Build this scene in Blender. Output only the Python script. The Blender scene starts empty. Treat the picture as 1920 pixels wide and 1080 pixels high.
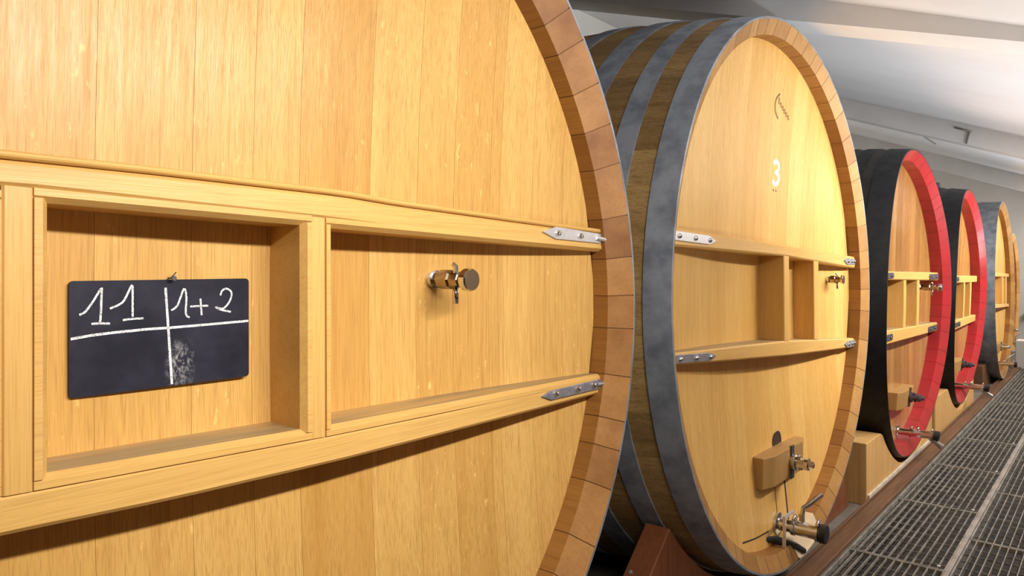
import bpy, math, random
from mathutils import Matrix, Vector
random.seed(7)
S = 1.2                 # one model unit = 1.2 m
ZF = 1.3                # camera height above the floor in model units
SC = bpy.context.scene
COL = SC.collection
sin, cos, pi = math.sin, math.cos, math.pi


def W(p):
    return Vector((p[0]*S, p[1]*S, (p[2]+ZF)*S))


# ------------------------------------------------------------------ mesh builder
class MB:
    def __init__(s):
        s.v = []; s.f = []; s.t = []; s.m = []; s.s = []

    def add(s, vs, fs, tone=.5, mi=0, smooth=False):
        b = len(s.v); s.v += [tuple(v) for v in vs]
        for f in fs:
            s.f.append(tuple(b+i for i in f)); s.t.append(tone); s.m.append(mi); s.s.append(smooth)
        return s

    def box(s, x0, x1, y0, y1, z0, z1, tone=.5, mi=0):
        vs = [(x, y, z) for x in (x0, x1) for y in (y0, y1) for z in (z0, z1)]
        return s.add(vs, [(0, 1, 3, 2), (4, 6, 7, 5), (0, 4, 5, 1), (2, 3, 7, 6), (0, 2, 6, 4), (1, 5, 7, 3)], tone, mi)

    def loft(s, rings, closed=True, cap0=True, cap1=True, tone=.5, mi=0, smooth=False):
        n = len(rings[0]); vs = [p for r in rings for p in r]; fs = []
        for i in range(len(rings)-1):
            for j in range(n if closed else n-1):
                k = (j+1) % n
                fs.append((i*n+j, i*n+k, (i+1)*n+k, (i+1)*n+j))
        s.add(vs, fs, tone, mi, smooth)
        if cap0: s.add(rings[0], [tuple(range(n))[::-1]], tone, mi)
        if cap1: s.add(rings[-1], [tuple(range(n))], tone, mi)
        return s

    def tube(s, pts, r, n=10, tone=.5, mi=0):
        pts = [Vector(p) for p in pts]
        rad = r if isinstance(r, (list, tuple)) else [r]*len(pts)
        rings = []; u = None
        for i, p in enumerate(pts):
            d = (pts[min(i+1, len(pts)-1)]-pts[max(i-1, 0)]).normalized()
            if u is None:
                u = d.orthogonal().normalized()
            u = (u-d*u.dot(d)).normalized(); w = d.cross(u)
            rings.append([p+(u*cos(2*pi*j/n)+w*sin(2*pi*j/n))*rad[i] for j in range(n)])
        return s.loft(rings, tone=tone, mi=mi, smooth=True)

    def build(s, name, mats, parent=None, bevel=0):
        me = bpy.data.meshes.new(name)
        org = Vector((0, 0, 0))
        if parent is not None:
            q = parent
            while q is not None:
                org += Vector(q.location); q = q.parent
        me.from_pydata([tuple(W(v)-org) for v in s.v], [], s.f)
        if not isinstance(mats, (list, tuple)): mats = [mats]
        for m in mats: me.materials.append(m)
        at = me.attributes.new('tone', 'FLOAT', 'FACE')
        at.data.foreach_set('value', s.t)
        me.polygons.foreach_set('material_index', s.m)
        me.polygons.foreach_set('use_smooth', s.s)
        import bmesh
        bm = bmesh.new(); bm.from_mesh(me)
        bmesh.ops.remove_doubles(bm, verts=bm.verts, dist=1e-6)
        bmesh.ops.recalc_face_normals(bm, faces=bm.faces)
        for e in bm.edges:
            e.smooth = len(e.link_faces) == 2 and all(f.smooth for f in e.link_faces) and e.calc_face_angle(9) < .5
        bm.to_mesh(me); bm.free()
        me.update()
        o = bpy.data.objects.new(name, me); COL.objects.link(o)
        if parent is not None: o.parent = parent
        if bevel:
            md = o.modifiers.new('bevel', 'BEVEL'); md.width = bevel*S; md.segments = 2; md.limit_method = 'ANGLE'; md.angle_limit = .6
            md.use_clamp_overlap = True
        return o


def tag(o, label, cat, group=None):
    o['label'] = label; o['category'] = cat
    if group: o['group'] = group
    return o


def empty(name, p, label, cat, group=None):
    o = bpy.data.objects.new(name, None); COL.objects.link(o)
    o.location = W(p); o.empty_display_size = .1
    return tag(o, label, cat, group)


def struct(o):
    o['kind'] = 'structure'; return o


# ------------------------------------------------------------------ materials
def newmat(name):
    m = bpy.data.materials.new(name); m.use_nodes = True
    nt = m.node_tree; b = nt.nodes['Principled BSDF']
    return m, nt, b


def nd(nt, typ, **kw):
    n = nt.nodes.new(typ)
    for k, v in kw.items():
        if k == 'op': n.operation = v
        elif k == 'blend': n.blend_type = v
        else: n.inputs[k].default_value = v
    return n


def lk(nt, a, b): nt.links.new(a, b)


def mathn(nt, op, a, b=None, clamp=False):
    n = nt.nodes.new('ShaderNodeMath'); n.operation = op; n.use_clamp = clamp
    for i, x in enumerate((a, b)):
        if x is None: continue
        if isinstance(x, (int, float)): n.inputs[i].default_value = x
        else: lk(nt, x, n.inputs[i])
    return n.outputs[0]


def mixc(nt, fac, a, b, blend='MIX'):
    n = nt.nodes.new('ShaderNodeMix'); n.data_type = 'RGBA'; n.blend_type = blend
    for sock, x in ((n.inputs[0], fac), (n.inputs[6], a), (n.inputs[7], b)):
        if isinstance(x, (int, float)): sock.default_value = x
        elif isinstance(x, tuple): sock.default_value = x if len(x) == 4 else (*x, 1)
        else: lk(nt, x, sock)
    return n.outputs[2]


def ramp(nt, fac, lo, hi, a=0., b=1.):
    n = nt.nodes.new('ShaderNodeMapRange'); n.inputs[1].default_value = lo; n.inputs[2].default_value = hi
    n.inputs[3].default_value = a; n.inputs[4].default_value = b
    lk(nt, fac, n.inputs[0]); return n.outputs[0]


def noise4(nt, vec, scale, w, detail=2., rough=.55):
    n = nt.nodes.new('ShaderNodeTexNoise'); n.noise_dimensions = '4D'
    n.inputs['Scale'].default_value = scale; n.inputs['Detail'].default_value = detail; n.inputs['Roughness'].default_value = rough
    lk(nt, vec, n.inputs['Vector'])
    if isinstance(w, (int, float)): n.inputs['W'].default_value = w
    else: lk(nt, w, n.inputs['W'])
    return n.outputs[0]


def mapped(nt, co, sc):
    n = nt.nodes.new('ShaderNodeMapping'); n.inputs['Scale'].default_value = sc
    lk(nt, co, n.inputs['Vector']); return n.outputs[0]


def wood(name, light, dark, fibre, axis='z', rough=.4, grain=.5, fleck=.35, streak=0., coat=0., blotch=.25, bump=.12, spec=.4, wear=None):
    """light/dark: plank tones; fibre: colour of the fine dark grain"""
    m, nt, b = newmat(name)
    co = nt.nodes.new('ShaderNodeTexCoord').outputs['Object']
    at = nt.nodes.new('ShaderNodeAttribute'); at.attribute_name = 'tone'
    tone = at.outputs['Fac']; w = mathn(nt, 'MULTIPLY', tone, 37.)
    f = {'z': (1, 1, .018), 'y': (1, .018, 1), 'x': (.018, 1, 1)}[axis]
    g = {'z': (1, 1, .08), 'y': (1, .08, 1), 'x': (.08, 1, 1)}[axis]
    h = {'z': (1, 1, .35), 'y': (1, .35, 1), 'x': (.35, 1, 1)}[axis]
    n1 = noise4(nt, mapped(nt, co, f), 420., w, 2., .6)
    n1b = noise4(nt, mapped(nt, co, f), 90., w, 3., .6)
    n2 = noise4(nt, mapped(nt, co, g), 16., w, 3., .55)
    n3 = noise4(nt, mapped(nt, co, h), 75., w, 3., .6)
    n5 = noise4(nt, co, 2.2, w, 2., .5)
    t = mathn(nt, 'ADD', tone, mathn(nt, 'MULTIPLY', mathn(nt, 'SUBTRACT', n2, .5), 1.3), clamp=True)
    c = mixc(nt, t, dark, light)
    g1 = mathn(nt, 'MULTIPLY', ramp(nt, n1, .47, .68), grain)
    c = mixc(nt, g1, c, fibre)
    g2 = mathn(nt, 'MULTIPLY', ramp(nt, n1b, .52, .70), grain*.7)
    c = mixc(nt, g2, c, fibre)
    # medullary ray flecks
    fl = mathn(nt, 'MULTIPLY', ramp(nt, n3, .62, .70), mathn(nt, 'MULTIPLY', ramp(nt, n5, .45, .62), fleck), clamp=True)
    c = mixc(nt, fl, c, tuple(min(1, x*1.35+.03) for x in light))
    bl = mathn(nt, 'MULTIPLY', ramp(nt, n5, .55, .75), blotch)
    c = mixc(nt, bl, c, tuple(x*.72 for x in dark))
    if streak:
        n6 = noise4(nt, mapped(nt, co, {'z': (1, 1, .05), 'y': (1, .05, 1), 'x': (.05, 1, 1)}[axis]), 30., w, 4., .7)
        c = mixc(nt, mathn(nt, 'MULTIPLY', ramp(nt, n6, .5, .72), streak), c, tuple(x*.35 for x in dark))
    if wear:
        # grey wear on faces that look up (shelves that things get put on)
        ge = nt.nodes.new('ShaderNodeNewGeometry'); sx = nt.nodes.new('ShaderNodeSeparateXYZ'); lk(nt, ge.outputs['Normal'], sx.inputs[0])
        n7 = noise4(nt, mapped(nt, co, g), 22., 3., 4., .6)
        wf = mathn(nt, 'MULTIPLY', ramp(nt, sx.outputs[2], .8, .95), ramp(nt, n7, .36, .58, .45, .95))
        c = mixc(nt, wf, c, wear)
    lk(nt, c, b.inputs['Base Color'])
    b.inputs['Roughness'].default_value = rough
    lk(nt, ramp(nt, n1b, .3, .7, rough-.06, rough+.1), b.inputs['Roughness'])
    b.inputs['Specular IOR Level'].default_value = spec
    b.inputs['Coat Weight'].default_value = coat; b.inputs['Coat Roughness'].default_value = .12
    bp = nt.nodes.new('ShaderNodeBump'); bp.inputs['Strength'].default_value = bump; bp.inputs['Distance'].default_value = .004
    lk(nt, mathn(nt, 'ADD', mathn(nt, 'MULTIPLY', n1, -.6), mathn(nt, 'MULTIPLY', n1b, -.6)), bp.inputs['Height'])
    lk(nt, bp.outputs[0], b.inputs['Normal'])
    return m


def plain(name, col, rough=.5, metal=0., var=.2, scale=8., bump=.0, dark=None, spec=.5, thr=(.4, .65), coat=0.):
    m, nt, b = newmat(name)
    co = nt.nodes.new('ShaderNodeTexCoord').outputs['Object']
    n = noise4(nt, co, scale, 0., 5., .6)
    d = dark if dark else tuple(x*(1-var) for x in col)
    c = mixc(nt, ramp(nt, n, *thr), col, d)
    lk(nt, c, b.inputs['Base Color'])
    b.inputs['Metallic'].default_value = metal
    lk(nt, ramp(nt, n, .3, .7, max(.02, rough-.06), rough+.08), b.inputs['Roughness'])
    b.inputs['Specular IOR Level'].default_value = spec
    b.inputs['Coat Weight'].default_value = coat; b.inputs['Coat Roughness'].default_value = .1
    if bump:
        bp = nt.nodes.new('ShaderNodeBump'); bp.inputs['Strength'].default_value = bump; bp.inputs['Distance'].default_value = .01
        lk(nt, n, bp.inputs['Height']); lk(nt, bp.outputs[0], b.inputs['Normal'])
    return m


M = {}
OAK_L, OAK_D, OAK_F = (.73, .44, .135), (.55, .285, .064), (.37, .175, .036)
M['oak_head'] = wood('pale oak head', OAK_L, OAK_D, OAK_F, 'z', .36, .5, .75, blotch=.12, bump=.25)
M['oak_head_y'] = wood('pale yellow oak head', (.76, .465, .145), (.60, .325, .072), (.40, .185, .042), 'z', .36, .45, .3, blotch=.12, bump=.15)
M['oak_rail'] = wood('pale oak rail', (.73, .45, .145), (.60, .33, .08), (.42, .205, .045), 'y', .38, .35, .25, blotch=.08, wear=(.27, .205, .115))
M['oak_stile'] = wood('pale oak stile', (.73, .45, .145), (.60, .33, .08), (.42, .205, .045), 'z', .38, .35, .25, blotch=.06, wear=(.27, .205, .115))
M['oak_rim'] = wood('brown oak stave ends', (.44, .215, .068), (.21, .08, .022), (.19, .075, .024), 'x', .42, .35, .0, blotch=.15)
M['oak_side'] = wood('shaded orange oak side grain', (.36, .165, .036), (.23, .09, .018), (.13, .05, .012), 'x', .45, .4, .0, blotch=.2)  # side grain, also darkened to carry the shade inside the chime
M['oak_rim_y'] = wood('honey oak stave ends', (.47, .255, .078), (.31, .145, .036), (.22, .09, .03), 'x', .42, .35, .0, blotch=.15)
M['stave'] = wood('weathered olive stave', (.44, .275, .098), (.20, .112, .037), (.06, .034, .014), 'x', .6, .5, .1, streak=.35, blotch=.5, spec=.25)
M['stave_black'] = wood('blackened stave', (.034, .029, .025), (.012, .010, .010), (.005, .005, .005), 'x', .5, .5, 0., blotch=.3, spec=.35)
M['red_head'] = wood('varnished reddish oak head', (.47, .255, .075), (.29, .14, .036), (.14, .06, .018), 'z', .2, .5, .2, streak=.35, blotch=.5, coat=.35)
M['galv'] = plain('galvanised steel', (.36, .39, .44), .5, .5, .45, 9., .05, dark=(.19, .21, .25))
M['black_iron'] = plain('black painted iron', (.014, .0135, .0145), .55, 0., .5, 14., .1, spec=.35)
M['red_paint'] = plain('red paint', (.37, .018, .022), .36, 0., .25, 6., .02, coat=.2)
M['steel'] = plain('polished steel', (.70, .70, .69), .16, 1., .15, 20.)
M['zinc'] = plain('bright zinc strap', (.80, .80, .82), .38, .7, .2, 30., .02)
M['iron_strap'] = plain('dull iron strap', (.36, .36, .40), .45, .6, .3, 40., .05)
M['dark_strap'] = plain('dark iron plate', (.10, .09, .095), .5, .5, .3, 40.)
M['brass'] = plain('bronzed tap body', (.42, .33, .23), .24, 1., .3, 30.)
M['black_plastic'] = plain('black rubber', (.012, .012, .013), .45, 0., .2, 30.)
M['cream'] = plain('cream plastic', (.72, .56, .36), .45, 0., .1, 10.)
M['white_paint'] = plain('white marking paint', (.86, .84, .8), .5, 0., .06, 60.)
M['burn'] = plain('branded burn mark', (.22, .10, .028), .6, 0., .3, 60.)
M['hole'] = plain('dark hollow wood', (.035, .016, .008), .8, 0., .3, 40.)
M['block'] = wood('olive oak crossbar', (.44, .255, .08), (.31, .16, .045), (.18, .085, .026), 'z', .45, .45, .2, blotch=.2)
M['pine'] = wood('pale pine cradle', (.66, .40, .15), (.48, .26, .08), (.3, .15, .05), 'z', .55, .4, .1, streak=.25, blotch=.35)
M['redwood'] = wood('red brown cradle', (.25, .082, .028), (.16, .048, .018), (.08, .024, .012), 'z', .42, .4, .0, streak=.3, blotch=.4)
M['kerb'] = wood('worn brown timber kerb', (.20, .095, .040), (.10, .046, .02), (.035, .02, .014), 'y', .5, .6, 0., streak=.6, blotch=.6)
M['grate'] = plain('galvanised grating', (.42, .40, .35), .5, .4, .5, 12., 0., dark=(.17, .16, .14))
M['divider'] = plain('pale steel divider bar', (.40, .375, .34), .5, .3, .35, 8., .05)
M['pit'] = plain('dark wet pit', (.022, .019, .015), .6, 0., .5, 6., .2)
M['concrete'] = plain('grey brown concrete', (.17, .14, .11), .7, 0., .45, 4., .15)
M['wall'] = plain('off white plaster wall', (.74, .72, .68), .8, 0., .06, 1.3, .03)
M['endwall'] = plain('grey beige plaster wall', (.66, .63, .585), .8, 0., .06, 2., .03)
M['ceiling'] = plain('white ceiling plaster', (.80, .795, .80), .75, 0., .10, 1.1, .03)
M['beam'] = plain('white painted beam', (.80, .795, .785), .7, 0., .10, 2.2, .03)
M['strip'] = plain('pale base strip', (.52, .46, .37), .7, 0., .3, 12.)
M['stain'] = plain('grey green stain', (.30, .29, .24), .8, 0., .3, 30.)


def slate():
    m, nt, b = newmat('chalkboard slate')
    co = nt.nodes.new('ShaderNodeTexCoord').outputs['Object']
    n = noise4(nt, co, 9., 1., 5., .65); n2 = noise4(nt, mapped(nt, co, (1, 1, .6)), 120., 1., 3., .7)
    c = mixc(nt, ramp(nt, n, .4, .7), (.013, .013, .023), (.032, .032, .050))
    sp = nt.nodes.new('ShaderNodeSeparateXYZ'); lk(nt, co, sp.inputs[0])
    # smeared chalk patch in the lower right field
    dy = mathn(nt, 'ABSOLUTE', mathn(nt, 'SUBTRACT', sp.outputs[1], .024)); dz = mathn(nt, 'ABSOLUTE', mathn(nt, 'SUBTRACT', sp.outputs[2], .040))
    near = mathn(nt, 'MULTIPLY', ramp(nt, dy, .006, .03, 1., 0.), ramp(nt, dz, .015, .05, 1., 0.), clamp=True)
    f = mathn(nt, 'MULTIPLY', mathn(nt, 'MULTIPLY', near, ramp(nt, n2, .46, .62)), .75, clamp=True)
    c = mixc(nt, f, c, (.45, .45, .45))
    lk(nt, c, b.inputs['Base Color']); b.inputs['Roughness'].default_value = .5; b.inputs['Specular IOR Level'].default_value = .18
    return m


def chalk():
    m, nt, b = newmat('white chalk')
    co = nt.nodes.new('ShaderNodeTexCoord').outputs['Object']
    n = noise4(nt, co, 330., 0., 3., .7)
    c = mixc(nt, ramp(nt, n, .36, .52), (.16, .16, .18), (.86, .86, .86))
    lk(nt, c, b.inputs['Base Color']); b.inputs['Roughness'].default_value = .9
    return m


M['slate'] = slate(); M['chalk'] = chalk()


# ------------------------------------------------------------------ casks
class Cask:
    def __init__(s, xc, yc, zc, psi, tau, r, k, c, t=.07, ch=.035, h=.083, dish=.07, length=1.9, bulge=.085):
        s.__dict__.update(locals()); s.rin = r-t

    def P(s, a, b, dep):
        w = max(0., 1-max(dep, 0)/.6)
        off = -math.tan(s.tau)*b-s.psi*a+s.c*(.5-(b/(s.r*s.k))**2)
        return (s.xc+w*off-dep, s.yc+a, s.zc+b)

    def head(s, a, b):
        q = (a*a+(b/s.k)**2)/(s.rin**2)
        return s.h+s.dish*(1-min(q, 1.))

    def rb(s, dep):
        m = s.length/2
        return s.r+s.bulge*s.r*(1-((dep-m)/m)**2)

    def ring(s, rad, dep, n, a0=0.):
        return [s.P(rad*cos(a0+2*pi*j/n), s.k*rad*sin(a0+2*pi*j/n), dep) for j in range(n)]


def stave_angles(n, rnd):
    w = [rnd.uniform(.65, 1.35) for _ in range(n)]; tot = sum(w); a = rnd.uniform(0, .2); out = [a]
    for x in w: a += 2*pi*x/tot; out.append(a)
    return out


def make_cask(C, root, mats, planks, nst=58, hoops=(), seed=1, rim_label=None, tones=(.1, .95)):
    rnd = random.Random(seed)
    # --- staves (outside of the cask)
    ang = stave_angles(nst, rnd); deps = [0.0, .03, .1, .2, .35, .55, .8, 1.1, 1.4, 1.65, 1.8, C.length]
    mb = MB()
    for i in range(nst):
        tn = rnd.uniform(*tones)
        sub = 3
        rows = []
        for d in deps:
            rows.append([C.P(C.rb(d)*cos(ang[i]+(ang[i+1]-ang[i])*q/sub), C.k*C.rb(d)*sin(ang[i]+(ang[i+1]-ang[i])*q/sub), d) for q in range(sub+1)])
        mb.loft(rows, closed=False, cap0=False, cap1=False, tone=tn, smooth=True)
    e = C.ring(C.rb(C.length), C.length, 96); mb.add(e, [tuple(range(96))], .4)
    mb.build('stave_shell', mats['stave'], root)
    # --- rim: the bevelled stave ends and the inside of the chime
    mb = MB()
    for i in range(nst):
        tn = rnd.uniform(*tones); sub = 3
        aa = [ang[i]+(ang[i+1]-ang[i])*q/sub for q in range(sub+1)]
        g = .0012
        aa[0] += g; aa[-1] -= g
        def row(rad, dep): return [C.P(rad*cos(x), C.k*rad*sin(x), dep) for x in aa]
        mb.loft([row(C.r+.001, .004), row(C.r-.002, 0.)], closed=False, cap0=False, cap1=False, tone=tn, smooth=True)
        mb.loft([row(C.r-.002, 0.), row(C.rin, C.ch)], closed=False, cap0=False, cap1=False, tone=tn, smooth=True)
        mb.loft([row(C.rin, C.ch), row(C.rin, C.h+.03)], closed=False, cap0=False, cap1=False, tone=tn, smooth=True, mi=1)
    # thin dark backing behind the joints
    for r0, d0, r1, d1 in ((C.r-.003, .003, C.rin+.002, C.ch+.002), (C.rin+.002, C.ch, C.rin+.002, C.h+.03)):
        mb.loft([C.ring(r0, d0, 120), C.ring(r1, d1, 120)], cap0=False, cap1=False, tone=0., smooth=True)
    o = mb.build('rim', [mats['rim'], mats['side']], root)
    if rim_label: o['label'] = rim_label
    # --- head: dished disc of vertical planks
    mb = MB(); R = C.rin+.004; NB = 30
    def colrow(a):
        bm_ = C.k*math.sqrt(max(R*R-a*a, 1e-8)); out = []
        for j in range(NB+1):
            b = bm_*sin(pi/2*(-1+2*j/NB)); out.append((a, b))
        return out
    edges = sorted(planks)
    edges = [-R]+[e for e in edges if -R < e < R]+[R]
    for i in range(len(edges)-1):
        a0, a1 = edges[i], edges[i+1]; tn = planks.get(a0) if i else None
        if tn is None: tn = rnd.uniform(.2, .8)
        g = .0003
        xs = [a0+g]; n = max(1, int((a1-a0)/.04))
        xs += [a0+(a1-a0)*q/n for q in range(1, n)]+[a1-g]
        if i == 0: xs[0] = -R+.0005
        if i == len(edges)-2: xs[-1] = R-.0005
        mb.loft([[C.P(a, b, C.head(a, b)) for a, b in colrow(x)] for x in xs], closed=False, cap0=False, cap1=False, tone=tn, smooth=True)
        if i < len(edges)-2:
            mb.loft([[C.P(x, b, C.head(x, b)+dd) for _, b in colrow(x)] for x, dd in ((a1-g, 0), (a1-g, .0012), (a1+g, .0012), (a1+g, 0))], closed=False, cap0=False, cap1=False, tone=.0)
    mb.build('head', mats['head'], root)
    # --- hoops
    for d0, d1, mt in hoops:
        mb = MB(); n = 128; th = .0055
        ds = [d0+(d1-d0)*q/3 for q in range(4)]
        rings = [C.ring(C.rb(d0)-.002, d0, n)]+[C.ring(C.rb(d)+th, d, n) for d in ds]+[C.ring(C.rb(d1)-.002, d1, n)]
        mb.loft(rings[:2], cap0=False, cap1=False)
        mb.loft(rings[1:-1], cap0=False, cap1=False, smooth=True)
        mb.loft(rings[-2:], cap0=False, cap1=False)
        mb.build('hoop', mt, root)


def lerp_poly(P, a):
    if a <= P[0][0]: return P[0][1]
    for (x0, y0), (x1, y1) in zip(P, P[1:]):
        if a <= x1: return y0+(y1-y0)*(a-x0)/(x1-x0)
    return P[-1][1]


def rail(C, root, name, mat, a0, a1, top, bot, df, tone=.6, bev=.006, n=28):
    """horizontal timber between head and front plane df, following polylines top/bot (a, b)"""
    mb = MB(); xs = [a0+(a1-a0)*i/n for i in range(n+1)]; rings = []
    for a in xs:
        t, b = lerp_poly(top, a), lerp_poly(bot, a)
        ht, hb = C.head(a, t)+.006, C.head(a, b)+.006
        rings.append([C.P(a, b, hb), C.P(a, b, df+bev), C.P(a, b+bev, df), C.P(a, t-bev, df), C.P(a, t, df+bev), C.P(a, t, ht)])
    mb.loft(rings, tone=tone)
    return mb.build(name, mat, root)


def stile(C, root, name, mat, a0, a1, b0, b1, df, tone=.6, bev=.003, back=None):
    """upright board from the head out to df; b0/b1 = (left, right) end heights"""
    mb = MB(); n = 6; rings = []
    for i in range(n+1):
        q = i/n; bl = b0[0]+(b1[0]-b0[0])*q; br = b0[1]+(b1[1]-b0[1])*q
        rings.append([C.P(a0, bl, C.head(a0, bl)+.006), C.P(a0, bl, df+bev), C.P(a0+bev, bl, df), C.P(a1-bev, br, df), C.P(a1, br, df+bev), C.P(a1, br, C.head(a1, br)+.006)])
    mb.loft(rings, tone=tone)
    return mb.build(name, mat, root)


def liner(C, root, mat, inner, thick, df, tone=.62, sides='ltrb', bev=.01):
    """frame of boards lining an opening; inner = (a0, a1, bl0, bl1, tl0, tl1) with left/right heights"""
    a0, a1, b0, b1, t0, t1 = inner
    mb = MB(); n = 12
    if 't' in sides:
        rings = []
        for i in range(n+1):
            q = i/n; a = a0-thick+(a1-a0+2*thick)*q if 'r' in sides else a0-thick+(a1-a0+thick)*q
            b = t0+(t1-t0)*q; hd = C.head(a, b)+.006
            rings.append([C.P(a, b, hd), C.P(a, b, df+bev), C.P(a, b+bev*.8, df-.001), C.P(a, b+thick, df-.001), C.P(a, b+thick, hd)])
        mb.loft(rings, tone=tone)
    if 'b' in sides:
        rings = []
        for i in range(n+1):
            q = i/n; a = a0-thick+(a1-a0+2*thick)*q if 'r' in sides else a0-thick+(a1-a0+thick)*q
            b = b0+(b1-b0)*q; hd = C.head(a, b)+.006
            rings.append([C.P(a, b, hd), C.P(a, b, df+bev), C.P(a, b-bev*.8, df-.001), C.P(a, b-thick, df-.001), C.P(a, b-thick, hd)])
        mb.loft(rings, tone=tone)
    for sd, a, sg, bb, tt in (('l', a0, -1, b0, t0), ('r', a1, 1, b1, t1)):
        if sd not in sides: continue
        rings = []
        for i in range(n+1):
            b = bb-thick*.3+(tt-bb+thick*.6)*i/n; hd = C.head(a, b)+.006
            rings.append([C.P(a, b, hd), C.P(a, b, df+bev), C.P(a+sg*bev*.8, b, df-.002), C.P(a+sg*thick, b, df-.002), C.P(a+sg*thick, b, hd)])
        mb.loft(rings, tone=tone-.08)
    return mb.build('niche_frame', mat, root)


def bolt(C, parent, a, b, dep, r, mat, h=.008):
    mb = MB(); n = 12
    rings = [[C.P(a+rr*cos(2*pi*j/n), b+rr*sin(2*pi*j/n), dep-d) for j in range(n)] for rr, d in ((r, -.001), (r, h*.4), (r*.75, h*.8), (r*.3, h))]
    mb.loft(rings, smooth=True)
    return mb.build('bolt', mat, parent)


def strap(C, root, mat, pts, dep, bolts, th=.005, br=.007, bmat=None, hook=None, label=None):
    """flat plate outline pts (a, b) laid on a rail front"""
    mb = MB()
    mb.loft([[C.P(a, b, dep+.001) for a, b in pts], [C.P(a, b, dep-th) for a, b in pts]])
    if hook:
        mb.tube([C.P(*p) for p in hook], .006, 8)
    o = mb.build('strap_plate', mat, root, bevel=.0012)
    if label: o['label'] = label
    for a, b in bolts: bolt(C, o, a, b, dep-th, br, bmat or mat)
    return o


def turned(C, name, mat, parent, a, b, prof, n=20, da=0., db=0.):
    """lathe along the cask axis: prof = [(dep, radius)]"""
    mb = MB(); d0 = prof[0][0]
    rings = [[C.P(a+da*(d0-d)+r*cos(2*pi*j/n), b+db*(d0-d)+r*sin(2*pi*j/n), d) for j in range(n)] for d, r in prof]
    for i in range(len(rings)-1):
        mb.loft(rings[i:i+2], cap0=(i == 0), cap1=(i == len(rings)-2), smooth=True)
    return mb.build(name, mat, parent)


def sample_tap(C, root, a, b, k=1., end=.02):
    hd = C.head(a, b); L = hd-end
    d = lambda q: hd-q*L
    body = turned(C, 'sample_tap', M['brass'], root, a, b, [(hd+.004, .016*k), (d(.0), .016*k), (d(.04), .0185*k), (d(.10), .0185*k), (d(.14), .014*k), (d(.2), .017*k), (d(.24), .0205*k), (d(.5), .0205*k), (d(.53), .0165*k), (d(.72), .0165*k), (d(.75), .012*k), (d(.8), .012*k)], 8)
    turned(C, 'flange', M['steel'], body, a, b, [(hd+.004, .017*k), (hd-.014*k, .0195*k), (hd-.016*k, .015*k)])
    turned(C, 'knob', M['steel'], body, a, b, [(d(.79), .010*k), (d(.81), .020*k), (d(.85), .0235*k), (d(.97), .0235*k), (d(1.), .0215*k), (d(.995), .016*k), (d(1.005), .004*k)], 28)
    dp = d(.60); mb = MB()
    mb.tube([C.P(a, b-.012*k, dp), C.P(a, b-.05*k, dp)], .0062*k, 12); mb.tube([C.P(a, b-.05*k, dp), C.P(a, b-.0505*k, dp)], .004*k, 12)
    mb.build('spout', M['steel'], body)
    mb = MB(); mb.tube([C.P(a, b+.012*k, dp), C.P(a, b+.028*k, dp), C.P(a-.003, b+.034*k, dp+.006)], [.0065*k, .0055*k, .004*k], 10)
    mb.build('vent_stub', M['steel'], body)
    return body


def crossbar(C, root, a0, a1, b0, b1, dfr, spin_a, spin_end, mat, knobmat):
    bm_ = (b0+b1)/2; mb = MB(); am = .07
    for zz in (0,):
        pts = [(a0, C.head(a0, bm_)+.02), (a0, dfr+.02), (a0+am, dfr), (a1-am, dfr), (a1, dfr+.02), (a1, C.head(a1, bm_)+.02)]
        mb.loft([[C.P(a, b, d) for a, d in pts] for b in (b0, b1)], tone=.5)
    o = mb.build('door_crossbar', mat, root, bevel=.004)
    mb = MB(); mb.loft([[C.P(a, b, d) for a, b in ((spin_a-.016, b0-.006), (spin_a+.016, b0-.006), (spin_a+.016, b1+.006), (spin_a-.016, b1+.006))] for d in (dfr+.002, dfr-.006)])
    mb.build('washer_plate', M['dark_strap'], o)
    L = dfr-spin_end
    turned(C, 'clamp_screw', knobmat, o, spin_a, bm_, [(dfr, .03), (dfr-.08*L, .034), (dfr-.22*L, .034), (dfr-.25*L, .02), (dfr-.55*L, .02), (dfr-.58*L, .026), (dfr-.75*L, .026), (dfr-.78*L, .016), (dfr-.95*L, .014), (spin_end, .006)], 12)
    mb = MB(); mb.tube([C.P(spin_a-.004, bm_+.03, dfr-.3*L), C.P(spin_a, bm_, dfr-.35*L), C.P(spin_a+.004, bm_-.028, dfr-.4*L)], [.011, .012, .008], 10)
    mb.build('wing_handle', knobmat, o)
    return o


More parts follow.
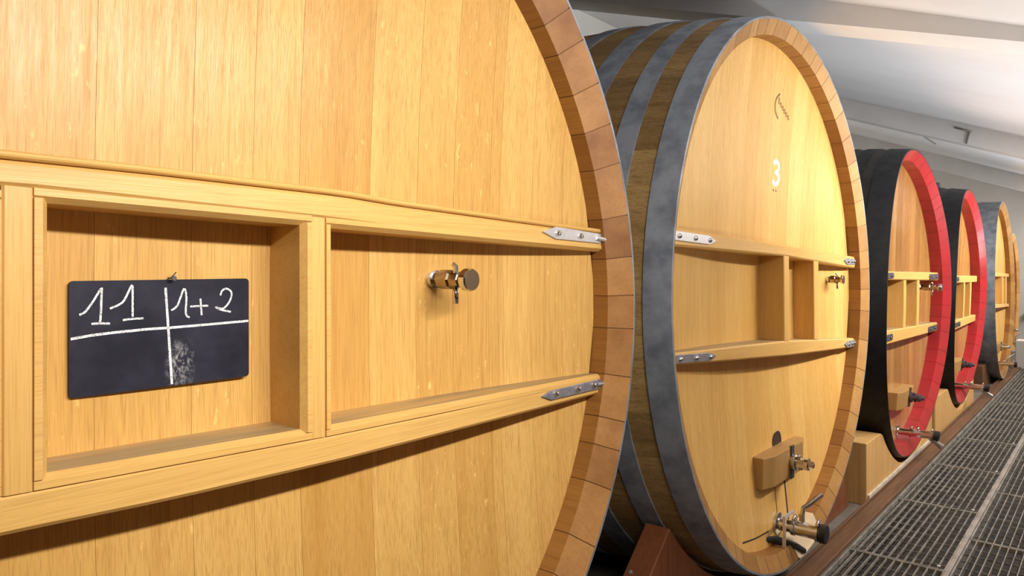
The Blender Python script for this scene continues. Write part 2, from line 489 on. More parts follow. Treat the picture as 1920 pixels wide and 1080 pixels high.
def valve(C, root, a, b, end, k=1., cap=None, lever='up', body=None):
    hd = C.head(a, b); L = hd-end; d = lambda q: hd-q*L
    st = body or M['steel']
    o = turned(C, 'drain_valve', st, root, a, b, [(hd+.005, .026*k), (d(.08), .026*k), (d(.3), .025*k), (d(.31), .033*k), (d(.38), .033*k), (d(.39), .029*k), (d(.78), .029*k), (d(.79), .036*k), (d(.85), .036*k), (d(.86), .028*k), (d(.9), .028*k)], 22)
    turned(C, 'flange', st, o, a, b, [(hd+.005, .046*k), (hd-.008, .046*k), (hd-.012, .028*k)])
    turned(C, 'end_cap', cap or M['black_plastic'], o, a, b, [(d(.87), .030*k), (d(.88), .038*k), (d(.99), .037*k), (d(1.), .031*k)], 22)
    mb = MB(); dp = d(.5)
    if lever == 'up':
        mb.tube([C.P(a, b+.02*k, dp), C.P(a, b+.062*k, dp)], .011*k, 12)
        mb.tube([C.P(a, b+.055*k, dp), C.P(a+.004, b+.085*k, dp-.004), C.P(a+.018, b+.103*k, dp-.024), C.P(a+.05, b+.142*k, dp-.062)], .0095*k, 12)
    else:
        mb.tube([C.P(a, b+.02*k, dp), C.P(a, b+.05*k, dp)], .012*k, 12); mb.build('spindle', M['steel'], o); mb = MB()
        mb.tube([C.P(a, b-.02*k, d(.8)), C.P(a+.01, b-.055*k, d(.95)), C.P(a+.02, b-.085*k, d(1.08))], [.02*k, .019*k, .024*k], 12)
    mb.build('lever' if lever == 'up' else 'spout', M['steel'], o)
    for q in (.345, .82):
        mb = MB(); dd = d(q); mb.tube([C.P(a-.012*k, b+.034*k, dd), C.P(a+.012*k, b+.046*k, dd)], .007*k, 8)
        mb.build('clamp_nut', M['steel'], o)
    return o


def stroke(mb, C, pts, dep, r, flat=.0016, n=6):
    """thin raised paint or chalk line along pts (a, b)"""
    P_ = [Vector((a, b)) for a, b in pts]; L = []; Rr = []
    for i, p in enumerate(P_):
        d = (P_[min(i+1, len(P_)-1)]-P_[max(i-1, 0)]).normalized(); nrm = Vector((-d.y, d.x))
        L.append(p+nrm*r); Rr.append(p-nrm*r)
    rings = []
    for l, q in zip(L, Rr):
        f = dep if not callable(dep) else None
        dl = dep if f is not None else dep(l.x, l.y); dr = dep if f is not None else dep(q.x, q.y)
        rings.append([C.P(l.x, l.y, dl+.001), C.P(q.x, q.y, dr+.001), C.P(q.x, q.y, dr-flat), C.P(l.x, l.y, dl-flat)])
    mb.loft(rings)


def smooth_line(P_, n=5):
    out = []
    for i in range(len(P_)-1):
        p0 = P_[max(i-1, 0)]; p1 = P_[i]; p2 = P_[i+1]; p3 = P_[min(i+2, len(P_)-1)]
        for j in range(n):
            t = j/n
            out.append(tuple(.5*(2*p1[k]+(p2[k]-p0[k])*t+(2*p0[k]-5*p1[k]+4*p2[k]-p3[k])*t*t+(-p0[k]+3*p1[k]-3*p2[k]+p3[k])*t**3) for k in (0, 1)))
    out.append(P_[-1]); return out


C1 = Cask(-1.0, .645, -.10, .002, .008, 1.045, .994, 0., t=.072, ch=.037)
C2 = Cask(-1.0, 2.956, -.113, 0., .008, 1.067, 1.012, .014, t=.057, ch=.027)
C3 = Cask(-.999, 5.252, -.244, .001, -.019, .973, 1.012, .06, t=.062, ch=.046, h=.12, dish=.05, bulge=.055)
C4 = Cask(-.999, 7.27, -.272, .006, -.031, .873, 1.049, .052, t=.06, ch=.046, h=.12, dish=.05)
C5 = Cask(-1.0, 9.745, -.28, .005, .004, .941, 1.048, .017, t=.07, ch=.035, bulge=.018)
C6 = Cask(-1.12, 11.85, -.37, 0., 0., .80, 1., 0., t=.06, ch=.03, length=1.7)


def rndplanks(C, seed, w=(.08, .15), lo=.15, hi=.9):
    r = random.Random(seed); a = -C.rin+r.uniform(.03, .08); d = {}
    while a < C.rin-.03:
        d[a] = r.uniform(lo, hi); a += r.uniform(*w)
    return d


def root_of(C, label):
    return empty('wine_cask', (C.xc-.5, C.yc, C.zc-C.k*C.r), label, 'cask', 'wooden wine casks in a row')


galv, blk = M['galv'], M['black_iron']
H_SIL = [(.0, .085, galv), (.165, .235, galv), (.335, .42, galv), (.55, .63, galv), (1.27, 1.35, galv), (1.48, 1.56, galv), (1.665, 1.735, galv), (1.815, 1.9, galv)]
H_BLK = [(.0, .125, blk), (.185, .26, blk), (.33, .40, blk), (.52, .61, blk), (1.29, 1.38, blk), (1.52, 1.6, blk), (1.72, 1.88, blk)]

# ---------------- cask one (nearest)
R1 = root_of(C1, 'nearest huge pale oak cask with a chalkboard hung in its front')
p1 = {-.85: .5, -.74: .7, -.62: .5, -.49: .7, -.36: .45, -.238: .6, -.092: .75, .015: .72, .107: .28, .266: .80, .387: .62, .49: .42, .60: .50, .632: .90, .74: .72, .85: .8}
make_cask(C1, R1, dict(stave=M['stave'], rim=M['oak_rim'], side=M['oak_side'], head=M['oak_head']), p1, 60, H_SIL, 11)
DF1 = .05
TOP1 = [(-.965, .218), (-.70, .236), (-.379, .241), (-.186, .239), (.129, .232), (.26, .223), (.634, .207), (.965, .194)]
TB1 = [(-.965, .19), (-.36, .196), (.08, .179), (.30, .166), (.966, .141)]
LT1 = [(-.965, -.175), (-.341, -.185), (.08, -.196), (.4, -.2), (.97, -.190)]
LB1 = [(-.965, -.222), (-.378, -.235), (-.171, -.243), (.127, -.247), (.97, -.241)]
o = rail(C1, R1, 'rail', M['oak_rail'], -.962, .972, [(a, b-.011) for a, b in TOP1], TB1, DF1, .66)
# half round bead along the top edge of the upper rail
mb = MB(); rings = []
for i in range(41):
    a = -.962+(.972+.962)*i/40; t = lerp_poly(TOP1, a); hh = .011
    ring = [C1.P(a, t-hh, C1.head(a, t)+.006), C1.P(a, t-hh, DF1+.004)]
    for q in range(7):
        an = -pi/2+pi*q/6
        ring.append(C1.P(a, t-hh/2+hh/2*sin(an), DF1+.002-.006*cos(an)))
    ring += [C1.P(a, t, C1.head(a, t)+.006)]
    rings.append(ring)
mb.loft(rings, tone=.42); mb.build('bead', M['oak_rail'], o)
rail(C1, R1, 'rail', M['oak_rail'], -.962, .972, LT1, LB1, DF1, .66)
stile(C1, R1, 'stile', M['oak_stile'], -.377, -.342, (-.186, -.187), (.197, .196), DF1, .7)
stile(C1, R1, 'stile', M['oak_stile'], .066, .096, (-.197, -.198), (.181, .180), DF1, .62)
liner(C1, R1, M['oak_rail'], (-.325, .050, -.169, -.179, .179, .1655), .0175, DF1)
liner(C1, R1, M['oak_rail'], (.1125, .968, -.181, -.189, .164, .134), .0165, DF1, sides='ltb')
liner(C1, R1, M['oak_rail'], (-.76, -.394, -.160, -.168, .172, .174), .0165, DF1)
strap(C1, R1, M['zinc'], [(.704, .178), (.757, .192), (.955, .181), (.955, .156), (.757, .162)], DF1, [(.765, .177), (.86, .173)], bmat=M['steel'],
      hook=[(.93, .170, .044), (.962, .166, .04), (.971, .170, .040)], label='bright pointed steel strap plate')
strap(C1, R1, M['iron_strap'], [(.699, -.213), (.735, -.203), (.955, -.201), (.955, -.226), (.735, -.226)], DF1, [(.752, -.213), (.845, -.213), (.915, -.213)], bmat=M['steel'],
      hook=[(.93, -.213, .044), (.962, -.213, .04), (.971, -.211, .040)], label='dull grey pointed strap plate')
sample_tap(C1, R1, .431, .068, 1., .018)
# nail that carries the chalkboard
mb = MB(); mb.tube([C1.P(-.129, .0775, C1.head(-.129, .07)+.01), C1.P(-.129, .0777, .130)], .0014, 8); mb.tube([C1.P(-.129, .0777, .1305), C1.P(-.129, .0777, .129)], .0038, 10)
mb.tube([C1.P(-.129, .079, .139), C1.P(-.122, .087, .139)], .001, 6)
mb.build('nail', M['dark_strap'], R1)

# chalkboard
CB = (-.273, .003, -.0915, .0755); bd = .1445
cbm = C1.P((CB[0]+CB[1])/2, CB[2], bd)
CBR = empty('chalkboard', cbm, 'black chalkboard chalked with white numbers, hanging in the recess of the nearest cask', 'chalkboard')
mb = MB(); pts = []
for (ca, cb_, s0) in ((CB[1]-.006, CB[3]-.006, 0), (CB[0]+.006, CB[3]-.006, 1), (CB[0]+.006, CB[2]+.006, 2), (CB[1]-.006, CB[2]+.006, 3)):
    for q in range(5):
        an = pi/2*(s0+q/4); pts.append((ca+.006*cos(an), cb_+.006*sin(an)))
mb.loft([[C1.P(a, b, bd) for a, b in pts], [C1.P(a, b, bd-.004) for a, b in pts]])
mb.build('slate', M['slate'], CBR)
STR = {'one': [(-.26, .027), (-.252, .031), (-.241, .047), (-.231, .064), (-.2305, .057), (-.232, .018), (-.235, .013)], 'oneb': [(-.244, .013), (-.232, .013), (-.219, .012)],
       'two1': [(-.219, .034), (-.202, .042), (-.194, .056), (-.188, .068), (-.187, .059), (-.187, .039), (-.187, .020)], 'two1b': [(-.201, .016), (-.187, .017), (-.171, .017)],
       'v': [(-.138, .063), (-.136, .033), (-.134, .004), (-.131, -.043), (-.128, -.089)],
       'h': [(-.271, -.007), (-.246, -.004), (-.217, -.002), (-.191, -.001), (-.164, 0.), (-.131, 0.), (-.079, .001), (.002, .003)],
       'r1': [(-.129, .027), (-.119, .035), (-.109, .061), (-.105, .047), (-.106, .021), (-.1, .014)], 'plus': [(-.099, .032), (-.069, .032)], 'plusv': [(-.082, .044), (-.081, .031), (-.08, .017)],
       'd2': [(-.048, .048), (-.045, .056), (-.037, .059), (-.029, .053), (-.03, .042), (-.037, .031), (-.045, .026), (-.057, .029)], 'd2b': [(-.057, .029), (-.046, .024), (-.03, .020)]}
mb = MB()
for kk, pp in STR.items():
    stroke(mb, C1, smooth_line(pp) if kk not in ('one', 'two1', 'r1') else smooth_line(pp, 3), bd-.004, .0019 if kk in ('v', 'h') else .0015, .0004)
mb.build('chalk_writing', M['chalk'], CBR)

# ---------------- cask two
R2 = root_of(C2, 'big pale oak cask with grey steel hoops and a white number 3 on its front')
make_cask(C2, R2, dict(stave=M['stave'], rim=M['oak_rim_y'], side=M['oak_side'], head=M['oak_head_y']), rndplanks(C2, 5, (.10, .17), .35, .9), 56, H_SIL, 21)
DF2 = .05
rail(C2, R2, 'rail', M['oak_rail'], -.99, .995, [(-.99, .229), (1.0, .155)], [(-.99, .172), (-.006, .149), (1.0, .097)], DF2, .6)
rail(C2, R2, 'rail', M['oak_rail'], -.99, .995, [(-.99, -.156), (-.0, -.196), (1.0, -.262)], [(-.99, -.194), (-.4, -.232), (0., -.258), (.5, -.284), (1.0, -.308)], DF2, .6)
stile(C2, R2, 'stile', M['oak_stile'], -.012, .047, (-.195, -.199), (.151, .149), DF2+.002, .55)
stile(C2, R2, 'stile', M['oak_stile'], .362, .424, (-.219, -.223), (.131, .128), DF2+.002, .5)
for a, tb, sgn, mt in ((-.985, (.224, .184), 1, M['zinc']), (-.985, (-.160, -.190), 1, M['iron_strap'])):
    tp = (tb[0]+tb[1])/2; sl = -.035 if tb[0] > 0 else -.06; e = -.665
    f = lambda x: sl*(x-a)
    hb = .0145 if tb[0] > 0 else .0135
    strap(C2, R2, mt, [(e, tp+f(e)), (e-.05, tp+hb+f(e-.05)), (a, tp+hb), (a, tp-hb), (e-.05, tp-hb+f(e-.05))][::-1], DF2, [(-.93, tp+f(-.93)), (-.82, tp+f(-.82)), (-.715, tp+f(-.715))], bmat=M['steel'], br=.008,
          label='bright steel strap plate' if mt is M['zinc'] else 'dull iron strap plate')
for tp in (.130, -.284):
    strap(C2, R2, M['iron_strap'], [(.80, tp+.007), (.85, tp+.017), (.985, tp+.015), (.985, tp-.015), (.85, tp-.015)], DF2, [(.86, tp), (.92, tp), (.965, tp)], bmat=M['steel'], br=.008, label='grey strap plate at the far end')
sample_tap(C2, R2, .75, .042, .9, .035)
# burned maker's mark: ring arc with a worn scribble across it, then the painted digit
hd2 = lambda a, b: C2.head(a, b)-.0005
mb = MB(); cx, cb_ = .175, .79
arc = [(cx-.098*cos(t), cb_+.062*sin(t)) for t in [(-.98+1.96*i/16) for i in range(17)]]
stroke(mb, C2, arc, hd2, .0045, .0006)
mb.build('burned_ring', M['burn'], R2); mb = MB()
for i in range(6):
    x = cx-.055+.022*i; y = cb_+.018-.010*i
    stroke(mb, C2, smooth_line([(x-.008, y-.010), (x-.006, y+.012-(.004 if i else -.006)), (x+.004, y+.008), (x+.005, y-.008), (x+.012, y-.004)], 3), hd2, .0018, .0005)
mb.build('burned_maker_mark', M['burn'], R2)
mb = MB(); cx, cb_ = .136, .509
dig = [(cx-.032, cb_+.036), (cx-.012, cb_+.047), (cx+.016, cb_+.044), (cx+.028, cb_+.024), (cx+.014, cb_+.005), (cx-.006, cb_+.002), (cx+.018, cb_-.004), (cx+.033, cb_-.024), (cx+.016, cb_-.045), (cx-.012, cb_-.048), (cx-.034, cb_-.036)]
stroke(mb, C2, smooth_line(dig, 5), hd2, .0095, .0006)
mb.build('number_3', M['white_paint'], R2)
mb = MB()
for a in (.118, .146): stroke(mb, C2, [(a-.004, .437), (a+.004, .429)], hd2, .004, .0005)
mb.build('burned_marks', M['burn'], R2)
# small door near the bottom
mb = MB(); hb2 = lambda a, b: C2.head(a, b)
for pp, r in (([(.040, -.77), (.040, -.985)], .003), ([(.152, -.775), (.150, -1.0)], .0065), ([(-.34, -.930), (-.20, -.952), (-.07, -.962)], .003)):
    stroke(mb, C2, smooth_line(pp, 6), hb2, r, .0006)
mb.build('door_seam', M['hole'], R2)
mb = MB(); n = 20
rg = lambda r, dd: [C2.P(.105+r*cos(2*pi*j/n), -.642+r*sin(2*pi*j/n), C2.head(.105, -.642)+dd) for j in range(n)]
mb.loft([rg(.050, -.002), rg(.040, -.002)], cap0=False, cap1=False); mb.loft([rg(.041, -.0018), rg(.0395, -.0012)], cap0=False, cap1=True)
mb.build('thumb_hole', M['hole'], R2)
crossbar(C2, R2, -.16, .31, -.775, -.650, .062, .105, -.03, M['block'], M['steel'])
V2 = valve(C2, R2, .03, -.958, -.105, 1., lever='up')
mb = MB()
dg = C2.head(.03, -.958)-.05
mb.loft([[C2.P(a, b, d) for a, b in ((-.052, -1.045), (-.044, -1.045), (-.044, -.905), (-.052, -.905))] for d in (dg, dg-.012)])
mb.loft([[C2.P(a, b, d) for a, b in ((-.052, -.905), (-.052, -.897), (.052, -.897), (.052, -.905))] for d in (dg, dg-.012)])
mb.build('guard_bracket', M['zinc'], V2)
# cream drip plate and dark rubber strip lying on the bottom of the rim
mb = MB(); rows = []
for d in (-.008, .0, .030, .075):
    row = []
    for i in range(13):
        a = .015+.27*i/12; rr = C2.r-.003-(C2.t+.002)*min(1, max(d, 0)/C2.ch)
        row.append((a, -C2.k*math.sqrt(rr*rr-a*a)+.006, d))
    rows.append(row)
up = [[C2.P(*p) for p in r] for r in rows]; dn = [[C2.P(p[0], p[1]-.004, p[2]) for p in r] for r in rows]
mb.loft(up, closed=False, cap0=False, cap1=False); mb.loft(dn, closed=False, cap0=False, cap1=False)
mb.add(up[0]+dn[0], [(i, i+1, 14+i, 13+i) for i in range(12)])
mb.build('drip_plate', M['cream'], R2)
mb = MB(); mb.tube([C2.P(-.115, -.985, .105), C2.P(-.04, -1.0, .07), C2.P(.03, -1.033, .02), C2.P(.07, -1.06, -.005)], [.012, .015, .016, .012], 8)
mb.build('rubber_strip', M['black_plastic'], R2)

# ---------------- cask three and four (black casks with red rims)
R3 = root_of(C3, 'larger black-hooped cask with a red painted rim, next to the cask with number 3')
make_cask(C3, R3, dict(stave=M['stave_black'], rim=M['red_paint'], side=M['red_paint'], head=M['red_head']), rndplanks(C3, 31, (.09, .16), .2, .85), 46, H_BLK, 31, 'red painted rim')
D3 = .07
rail(C3, R3, 'rail', M['oak_rail'], -.885, .885, [(-.9, .210), (.9, .189)], [(-.9, .163), (.9, .129)], D3, .35)
rail(C3, R3, 'rail', M['oak_rail'], -.885, .885, [(-.9, -.133), (.9, -.182)], [(-.9, -.218), (.9, -.248)], D3, .35)
stile(C3, R3, 'stile', M['oak_stile'], -.204, -.146, (-.155, -.155), (.149, .148), D3+.002, .45)
stile(C3, R3, 'stile', M['oak_stile'], .185, .25, (-.165, -.165), (.142, .141), D3+.002, .4)


def round_strap(C, R, a0, a1, b, hw, df, bolts, mat):
    pts = [(a1, b-hw), (a1, b+hw)] if a1 > a0 else [(a1, b+hw), (a1, b-hw)]
    c = a0+(hw*1.2 if a1 > a0 else -hw*1.2); sg = 1 if a1 > a0 else -1
    for i in range(7):
        t = pi/2+pi*i/6
        pts.append((c+sg*1.2*hw*cos(t), b+sg*hw*sin(t)) if sg > 0 else (c-1.2*hw*cos(t), b-hw*sin(t)))
    strap(C, R, mat, pts, df, bolts, bmat=M['dark_strap'], br=.009)


round_strap(C3, R3, .55, .875, .160, .020, D3, [(.62, .16), (.78, .16)], M['dark_strap'])
round_strap(C3, R3, .55, .870, -.216, .020, D3, [(.62, -.216), (.78, -.216)], M['dark_strap'])
round_strap(C3, R3, -.50, -.875, .182, .017, D3, [(-.56, .182)], M['dark_strap'])
round_strap(C3, R3, -.50, -.870, -.185, .020, D3, [(-.56, -.185)], M['dark_strap'])
sample_tap(C3, R3, .60, .085, 1.1, -.0)
crossbar(C3, R3, -.15, .28, -.69, -.575, .07, .10, -.02, M['block'], M['dark_strap'])
valve(C3, R3, .105, -.868, -.13, .85, lever='down')

R4 = root_of(C4, 'smaller black cask with a red painted rim, third from the far end')
make_cask(C4, R4, dict(stave=M['stave_black'], rim=M['red_paint'], side=M['red_paint'], head=M['red_head']), rndplanks(C4, 41, (.09, .16), .3, .95), 42, H_BLK, 41, 'red painted rim')
rail(C4, R4, 'rail', M['oak_rail'], -.79, .79, [(-.8, .186), (.8, .172)], [(-.8, .128), (.8, .111)], D3, .35)
rail(C4, R4, 'rail', M['oak_rail'], -.79, .79, [(-.8, -.180), (.8, -.198)], [(-.8, -.27), (.8, -.26)], D3, .35)
stile(C4, R4, 'stile', M['oak_stile'], .06, .115, (-.19, -.19), (.121, .12), D3+.002, .45)
stile(C4, R4, 'stile', M['oak_stile'], .42, .48, (-.195, -.195), (.118, .117), D3+.002, .4)
round_strap(C4, R4, -.25, -.78, .155, .02, D3, [(-.33, .155)], M['dark_strap'])
round_strap(C4, R4, -.10, -.78, -.228, .02, D3, [(-.18, -.228)], M['dark_strap'])
crossbar(C4, R4, -.12, .28, -.66, -.56, .07, .2, -.03, M['block'], M['dark_strap'])
valve(C4, R4, .20, -.80, -.16, .85, lever='down')
mb = MB(); mb.tube([C4.P(0, C4.k*C4.rb(.26)-.01, .26), C4.P(0, C4.k*C4.rb(.26)+.045, .26)], [.045, .04], 14)
mb.build('bung', M['black_iron'], R4)

# ---------------- cask five and six
R5 = root_of(C5, 'pale oak cask with a wide grey hoop, just beyond the red-rimmed casks')
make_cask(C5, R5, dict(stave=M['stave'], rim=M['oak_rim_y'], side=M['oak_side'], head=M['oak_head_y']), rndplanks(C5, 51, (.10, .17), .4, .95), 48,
          [(.0, .22, galv), (.30, .42, galv), (.55, .66, galv), (1.3, 1.4, galv), (1.68, 1.88, galv)], 51)
rail(C5, R5, 'rail', M['oak_rail'], -.86, .86, [(-.9, .206), (.9, .176)], [(-.9, .164), (.9, .134)], DF2, .6)
rail(C5, R5, 'rail', M['oak_rail'], -.86, .86, [(-.9, -.128), (.9, -.19)], [(-.9, -.172), (.9, -.23)], DF2, .6)
stile(C5, R5, 'stile', M['oak_stile'], .22, .31, (-.16, -.16), (.146, .145), DF2+.002, .6)
stile(C5, R5, 'stile', M['oak_stile'], .56, .64, (-.175, -.175), (.141, .14), DF2+.002, .6)
crossbar(C5, R5, -.05, .42, -.70, -.61, .06, .2, -.03, M['block'], M['steel'])
valve(C5, R5, .15, -.845, -.10, .8, lever='up')

R6 = root_of(C6, 'smallest and farthest cask in the row, mostly hidden by the one before it')
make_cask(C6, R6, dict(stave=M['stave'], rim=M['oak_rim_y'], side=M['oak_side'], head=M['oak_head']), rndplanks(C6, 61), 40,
          [(.0, .1, galv), (.2, .28, galv), (.45, .53, galv), (1.2, 1.28, galv), (1.6, 1.7, galv)], 61)
rail(C6, R6, 'rail', M['oak_rail'], -.73, .73, [(-.8, .14), (.8, .12)], [(-.8, .09), (.8, .07)], DF2, .6)
rail(C6, R6, 'rail', M['oak_rail'], -.73, .73, [(-.8, -.12), (.8, -.14)], [(-.8, -.17), (.8, -.19)], DF2, .6)
crossbar(C6, R6, -.1, .4, -.57, -.48, .06, .25, -.04, M['block'], M['steel'])
valve(C6, R6, .25, -.69, -.08, .9, lever='up')

# ------------------------------------------------------------------ cradles
def cradle(C, name, label, y0, y1, ztop, x0, x1, mat, slope=0., zb=-1.3, strip=None, slope_r=None):
    if slope_r is None: slope_r = slope
    rr = max(C.rb(C.xc-x0), C.rb(C.xc-x1))+.013; cy, cz, k = C.yc, C.zc, C.k
    def zc(y):
        dy = y-cy
        if abs(dy) >= rr: return ztop
        return max(zb+.002, min(ztop, cz-k*math.sqrt(rr*rr-dy*dy)))
    root = empty(name, ((x0+x1)/2, cy, zb), label, 'cradle', 'timber cradles under the casks')
    n = 40; top = [(y0+(y1-y0)*i/n) for i in range(n+1)]
    mb = MB(); rings = []
    for y, z in [(y, zc(y)) for y in top]:
        # foot spreads outward where the ends lean
        q = (y-y0)/(y1-y0); yb = (y0-slope)+(y1-y0+slope+slope_r)*q
        rings.append([(x1, yb, zb), (x1, y, z), (x0, y, z), (x0, yb, zb)])
    mb.loft(rings, tone=.5)
    mb.build('saddle', mat, root, bevel=.004)
    if strip:
        mb = MB(); mb.box(x1, x1+.012, y0-slope+.01, y1+slope_r-.01, zb, zb+.055); mb.build('base_strip', strip, root)
    return root


cradle(C1, 'cask_cradle', 'red-brown timber cradle under the nearest cask', -.10, 1.30, -.86, -1.21, -1.12, M['redwood'], .20)
c2r = cradle(C2, 'cask_cradle', 'red-brown timber cradle under the cask with number 3', 2.118, 3.93, -.858, -1.21, -1.12, M['redwood'], .50, slope_r=.20)
mb = MB()
for px, zz in ((-1.188, -.975), (-1.158, -.985)):
    y = 2.118-.50*(-.858-zz)/(.442)
    mb.tube([(px, y+.002, zz), (px, y-.004, zz+.001)], .006, 10)
mb.build('screw_heads', M['zinc'], c2r)
cradle(C3, 'cask_cradle', 'pale pine cradle under the larger red-rimmed cask', 4.20, 5.95, -.965, -1.27, -1.05, M['pine'], strip=M['strip'])
cradle(C4, 'cask_cradle', 'pale pine cradle under the smaller red-rimmed cask', 6.13, 7.95, -.99, -1.25, -1.06, M['pine'])
cradle(C5, 'cask_cradle', 'brown timber cradle under the pale cask beyond the red-rimmed ones', 8.85, 10.6, -1.05, -1.3, -1.1, M['kerb'])
cradle(C6, 'cask_cradle', 'low brown timber cradle under the farthest cask', 11.2, 12.5, -1.02, -1.4, -1.2, M['kerb'])

# ------------------------------------------------------------------ floor, grates, kerb
PX0, PX1, PY0, PY1, PZ = -.958, -.16, 2.59, 11.0, -1.43
mb = MB()
mb.box(-3.05, PX0, -3.5, 13.2, -1.5, -1.3); mb.box(PX1, 1.15, -3.5, 13.2, -1.5, -1.3)
mb.box(PX0, PX1, -3.5, PY0-.005, -1.5, -1.3); mb.box(PX0, PX1, PY1+.005, 13.2, -1.5, -1.3)
mb.box(PX0, PX1, PY0-.005, PY1+.005, -1.5, PZ, mi=1)
struct(mb.build('floor', [M['concrete'], M['pit']]))

KR = empty('floor_kerb', (-.99, 4, -1.3), 'long worn brown timber kerb between the casks and the floor grates', 'kerb')
mb = MB(); mb.box(-1.035, -.961, -1.5, 11.0, -1.3, -1.279); mb.build('kerb_plank', M['kerb'], KR, bevel=.003)
mb = MB(); mb.box(-1.046, -1.034, -1.5, 11.0, -1.3, -1.262); mb.build('kerb_upstand', M['kerb'], KR, bevel=.002)

ORD = ['nearest', 'second', 'third', 'fourth', 'fifth', 'sixth', 'seventh', 'eighth', 'ninth', 'tenth', 'eleventh']


def make_grate(x0, x1, L):
    """grate with its near left corner at (x0, 0)"""
    zt = -1.298; root = empty('floor_grate', (x0, 0, zt-.02), '', 'grate')
    mb = MB(); w = .007
    for a in ((x0, x0+w, 0, L), (x1-w, x1, 0, L), (x0+w, x1-w, 0, w), (x0+w, x1-w, L-w, L)): mb.box(*a, zt-.022, zt)
    mb.build('grate_frame', M['grate'], root)
    mb = MB(); n = 12
    for i in range(1, n):
        x = x0+(x1-x0)*i/n; mb.box(x-.0019, x+.0019, w, L-w, zt-.014, zt-.001)
    m_ = 10
    for i in range(1, m_):
        y = L*i/m_; mb.box(x0+w, x1-w, y-.0010, y+.0010, zt-.020, zt-.013)
    mb.build('grate_bars', M['grate'], root)
    mb = MB(); mb.tube([(x1-.03, .035, zt-.004), (x1-.03, .035, zt+.003)], .008, 8); mb.build('clip', M['zinc'], root)
    return root


for nm, x0, x1, ys, where in (('k', -.956, -.572, [2.592+.935*i for i in range(9)], 'in the column beside the timber kerb'), ('d', -.55, -.18, [3.09+.925*i for i in range(8)], 'on the aisle side of the pale divider bar')):
    proto = make_grate(x0, x1, .928 if nm == 'k' else .918)
    for i, y in enumerate(ys):
        if i == 0: o = proto
        else:
            o = proto.copy(); COL.objects.link(o)
            for ch in proto.children:
                c = ch.copy(); COL.objects.link(c); c.parent = o
        o.location = W((x0, y, -1.32))
        lab = ('nearest metal floor grate ' if i == 0 else '%s metal floor grate from the front ' % ORD[i])+where
        tag(o, lab, 'grate', 'metal floor grates')
mb = MB(); mb.box(-.570, -.552, PY0, PY1, -1.33, -1.294); mb.box(-.566, -.556, PY0, PY1, -1.43, -1.33)
tag(mb.build('divider_bar', M['divider'], None, bevel=.002), 'long pale steel bar dividing the two columns of floor grates', 'bar')

# ------------------------------------------------------------------ room shell
SL = .372
zc_ = lambda x: .74-SL*x
XB, XA, YN, YE = -3.05, 1.15, -3.5, 13.2
mb = MB(); mb.box(XB-.15, XB, YN, YE, -1.5, 2.2); struct(mb.build('wall_back', M['wall']))
mb = MB(); mb.box(XA, XA+.15, YN, YE, -1.5, .6); struct(mb.build('wall_aisle', M['endwall']))
mb = MB(); mb.box(XB-.15, XA+.15, YE, YE+.15, -1.5, 2.2); struct(mb.build('wall_end', M['endwall']))
mb = MB(); mb.box(XB-.15, XA+.15, YN-.15, YN, -1.5, 2.2); struct(mb.build('wall_near', M['wall']))
mb = MB(); mb.loft([[(x, y, zc_(x)) for x, y in ((XB-.15, YN), (XA+.15, YN), (XA+.15, YE), (XB-.15, YE))], [(x, y, zc_(x)+.12) for x, y in ((XB-.15, YN), (XA+.15, YN), (XA+.15, YE), (XB-.15, YE))]])
struct(mb.build('ceiling', M['ceiling']))


def beam(n, y0, y1, bot):
    xs = (XB, 0., XA)
    mb = MB(); mb.loft([[(x, y0, bot(x)), (x, y0, zc_(x)+.02), (x, y1, zc_(x)+.02), (x, y1, bot(x))] for x in xs])
    struct(mb.build('trim_%d' % n, M['beam'], None))


beam(1, 3.07, 3.29, lambda x: min(1.03-.31*(x+1.05), zc_(x)-.04))
beam(2, 6.46, 6.66, lambda x: zc_(x)-.15)
beam(3, 10.4, 10.62, lambda x: zc_(x)-.187)
beam(4, -.4, -.18, lambda x: zc_(x)-.15)
# low step of the end wall beside the farthest cask
mb = MB(); mb.box(-1.02, XA, 11.02, 11.3, -1.3, -.95); struct(mb.build('trim_5', M['endwall'], None, bevel=.005))
# rusty bracket and loose wire on the second beam
mb = MB()
def on_beam(x, dz): return (x, 6.455, zc_(x)-.01-dz)
mb.tube([on_beam(-.985, .03), on_beam(-.87, .035)], .007, 6); mb.tube([on_beam(-.885, .03), on_beam(-.905, .135)], .007, 6)
tag(mb.build('bracket', M['stain']), 'small dull hooked bracket on the white beam under the ceiling', 'bracket')
mb = MB(); mb.tube([(-1.36, 6.66, zc_(-1.36)-.14), (-1.33, 6.74, zc_(-1.33)-.10), (-1.27, 6.80, zc_(-1.27)-.13), (-1.18, 6.85, zc_(-1.18)-.17)], .005, 6)
tag(mb.build('loose_wire', M['stain']), 'short loose wire dangling beneath the white ceiling beam', 'wire')
mb = MB(); mb.tube([(-.99, 13.2, -.66), (-.99, 13.05, -.66)], .04, 10); mb.tube([(-.99, 13.08, -.66), (-.6, 13.08, -.66)], .03, 10)
tag(mb.build('pipe_stub', M['black_iron']), 'black pipe stub on the far end wall beyond the last cask', 'pipe')

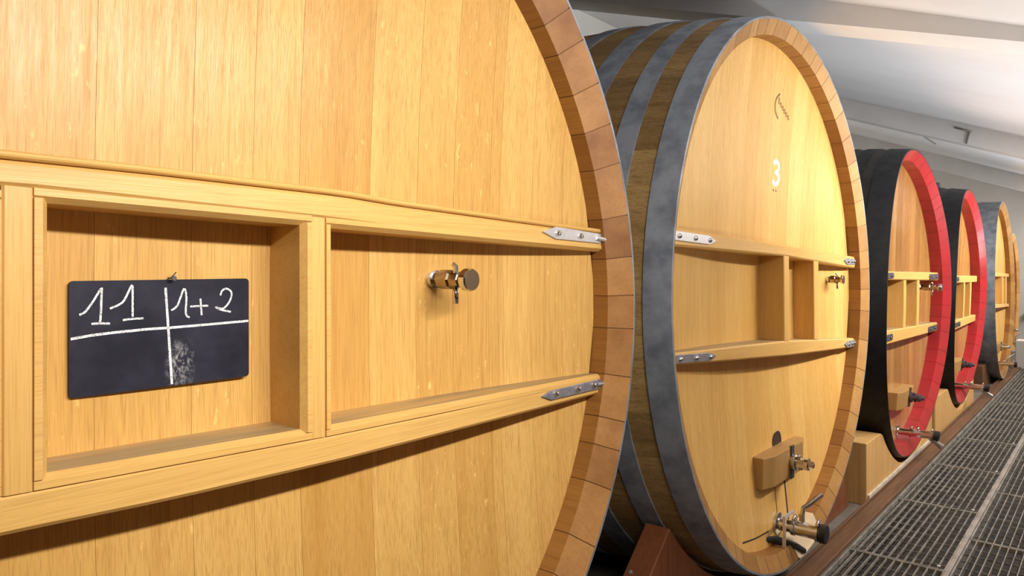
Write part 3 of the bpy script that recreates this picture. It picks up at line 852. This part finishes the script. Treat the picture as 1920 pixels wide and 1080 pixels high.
# ------------------------------------------------------------------ light
def strip_or_added_light(y, power, x, z, d, L=1.25, wd=.06, col=(1., .97, .92), spread=180):
    ld = bpy.data.lights.new('strip', 'AREA'); ld.shape = 'RECTANGLE'; ld.size = L*S; ld.size_y = wd*S; ld.energy = power; ld.color = col; ld.spread = math.radians(spread)
    o = bpy.data.objects.new('strip_or_added_light', ld); COL.objects.link(o)
    o.location = W((x, y, z))
    d = Vector(d).normalized()
    zl = -d; xl = Vector((0, 1, 0)); yl = zl.cross(xl)
    o.rotation_euler = Matrix((xl, yl, zl)).transposed().to_euler()


# fluorescent battens along the low side of the roof, facing the casks
for y, k in ((.75, .47), (3.95, .64), (5.7, .6), (7.6, .85), (9.6, .6), (12.0, .7)):
    strip_or_added_light(y, 55*k, .22, .56, (-1, 0, -.62), spread=126)
for y, k in ((-.6, .2), (2.45, .75), (4.8, 1.0), (7.9, 1.1), (11.4, 1.1)):  # unseen uplights added low on the aisle side to brighten the ceiling
    strip_or_added_light(y, 25*k, .80, -.60, (-.66, .16, .75), L=2.4, wd=.12, col=(.92, .955, 1.), spread=66)
w = bpy.data.worlds.new('world'); SC.world = w; w.use_nodes = True
w.node_tree.nodes['Background'].inputs[0].default_value = (.05, .05, .05, 1)

# ------------------------------------------------------------------ camera
f, th, hy, pit, rol = 1347.77, .7033531, 492.88, .002296, .001443
cd = bpy.data.cameras.new('camera'); cam = bpy.data.objects.new('camera', cd); COL.objects.link(cam)
cd.sensor_width = 36; cd.sensor_fit = 'HORIZONTAL'; cd.lens = f/1920*36; cd.shift_y = (hy-540)/1920; cd.clip_start = .05; cd.clip_end = 100
Fw = Vector((-sin(th)*cos(pit), cos(th)*cos(pit), sin(pit))); U = Vector((sin(th)*sin(pit), -cos(th)*sin(pit), cos(pit))); Rt = Vector((cos(th), sin(th), 0))
c_, s_ = cos(rol), sin(rol)
Rr, Ur = Rt*c_+U*s_, U*c_-Rt*s_
mx = Matrix((Rr, Ur, -Fw)).transposed().to_4x4(); mx.translation = W((0, 0, 0)); cam.matrix_world = mx
SC.camera = cam
vs = SC.view_settings; vs.view_transform = 'Standard'; vs.look = 'None'; vs.gamma = 1.; vs.exposure = .10; vs.use_curve_mapping = False
SC.cycles.max_bounces = 8; SC.cycles.diffuse_bounces = 5; SC.cycles.use_denoising = True
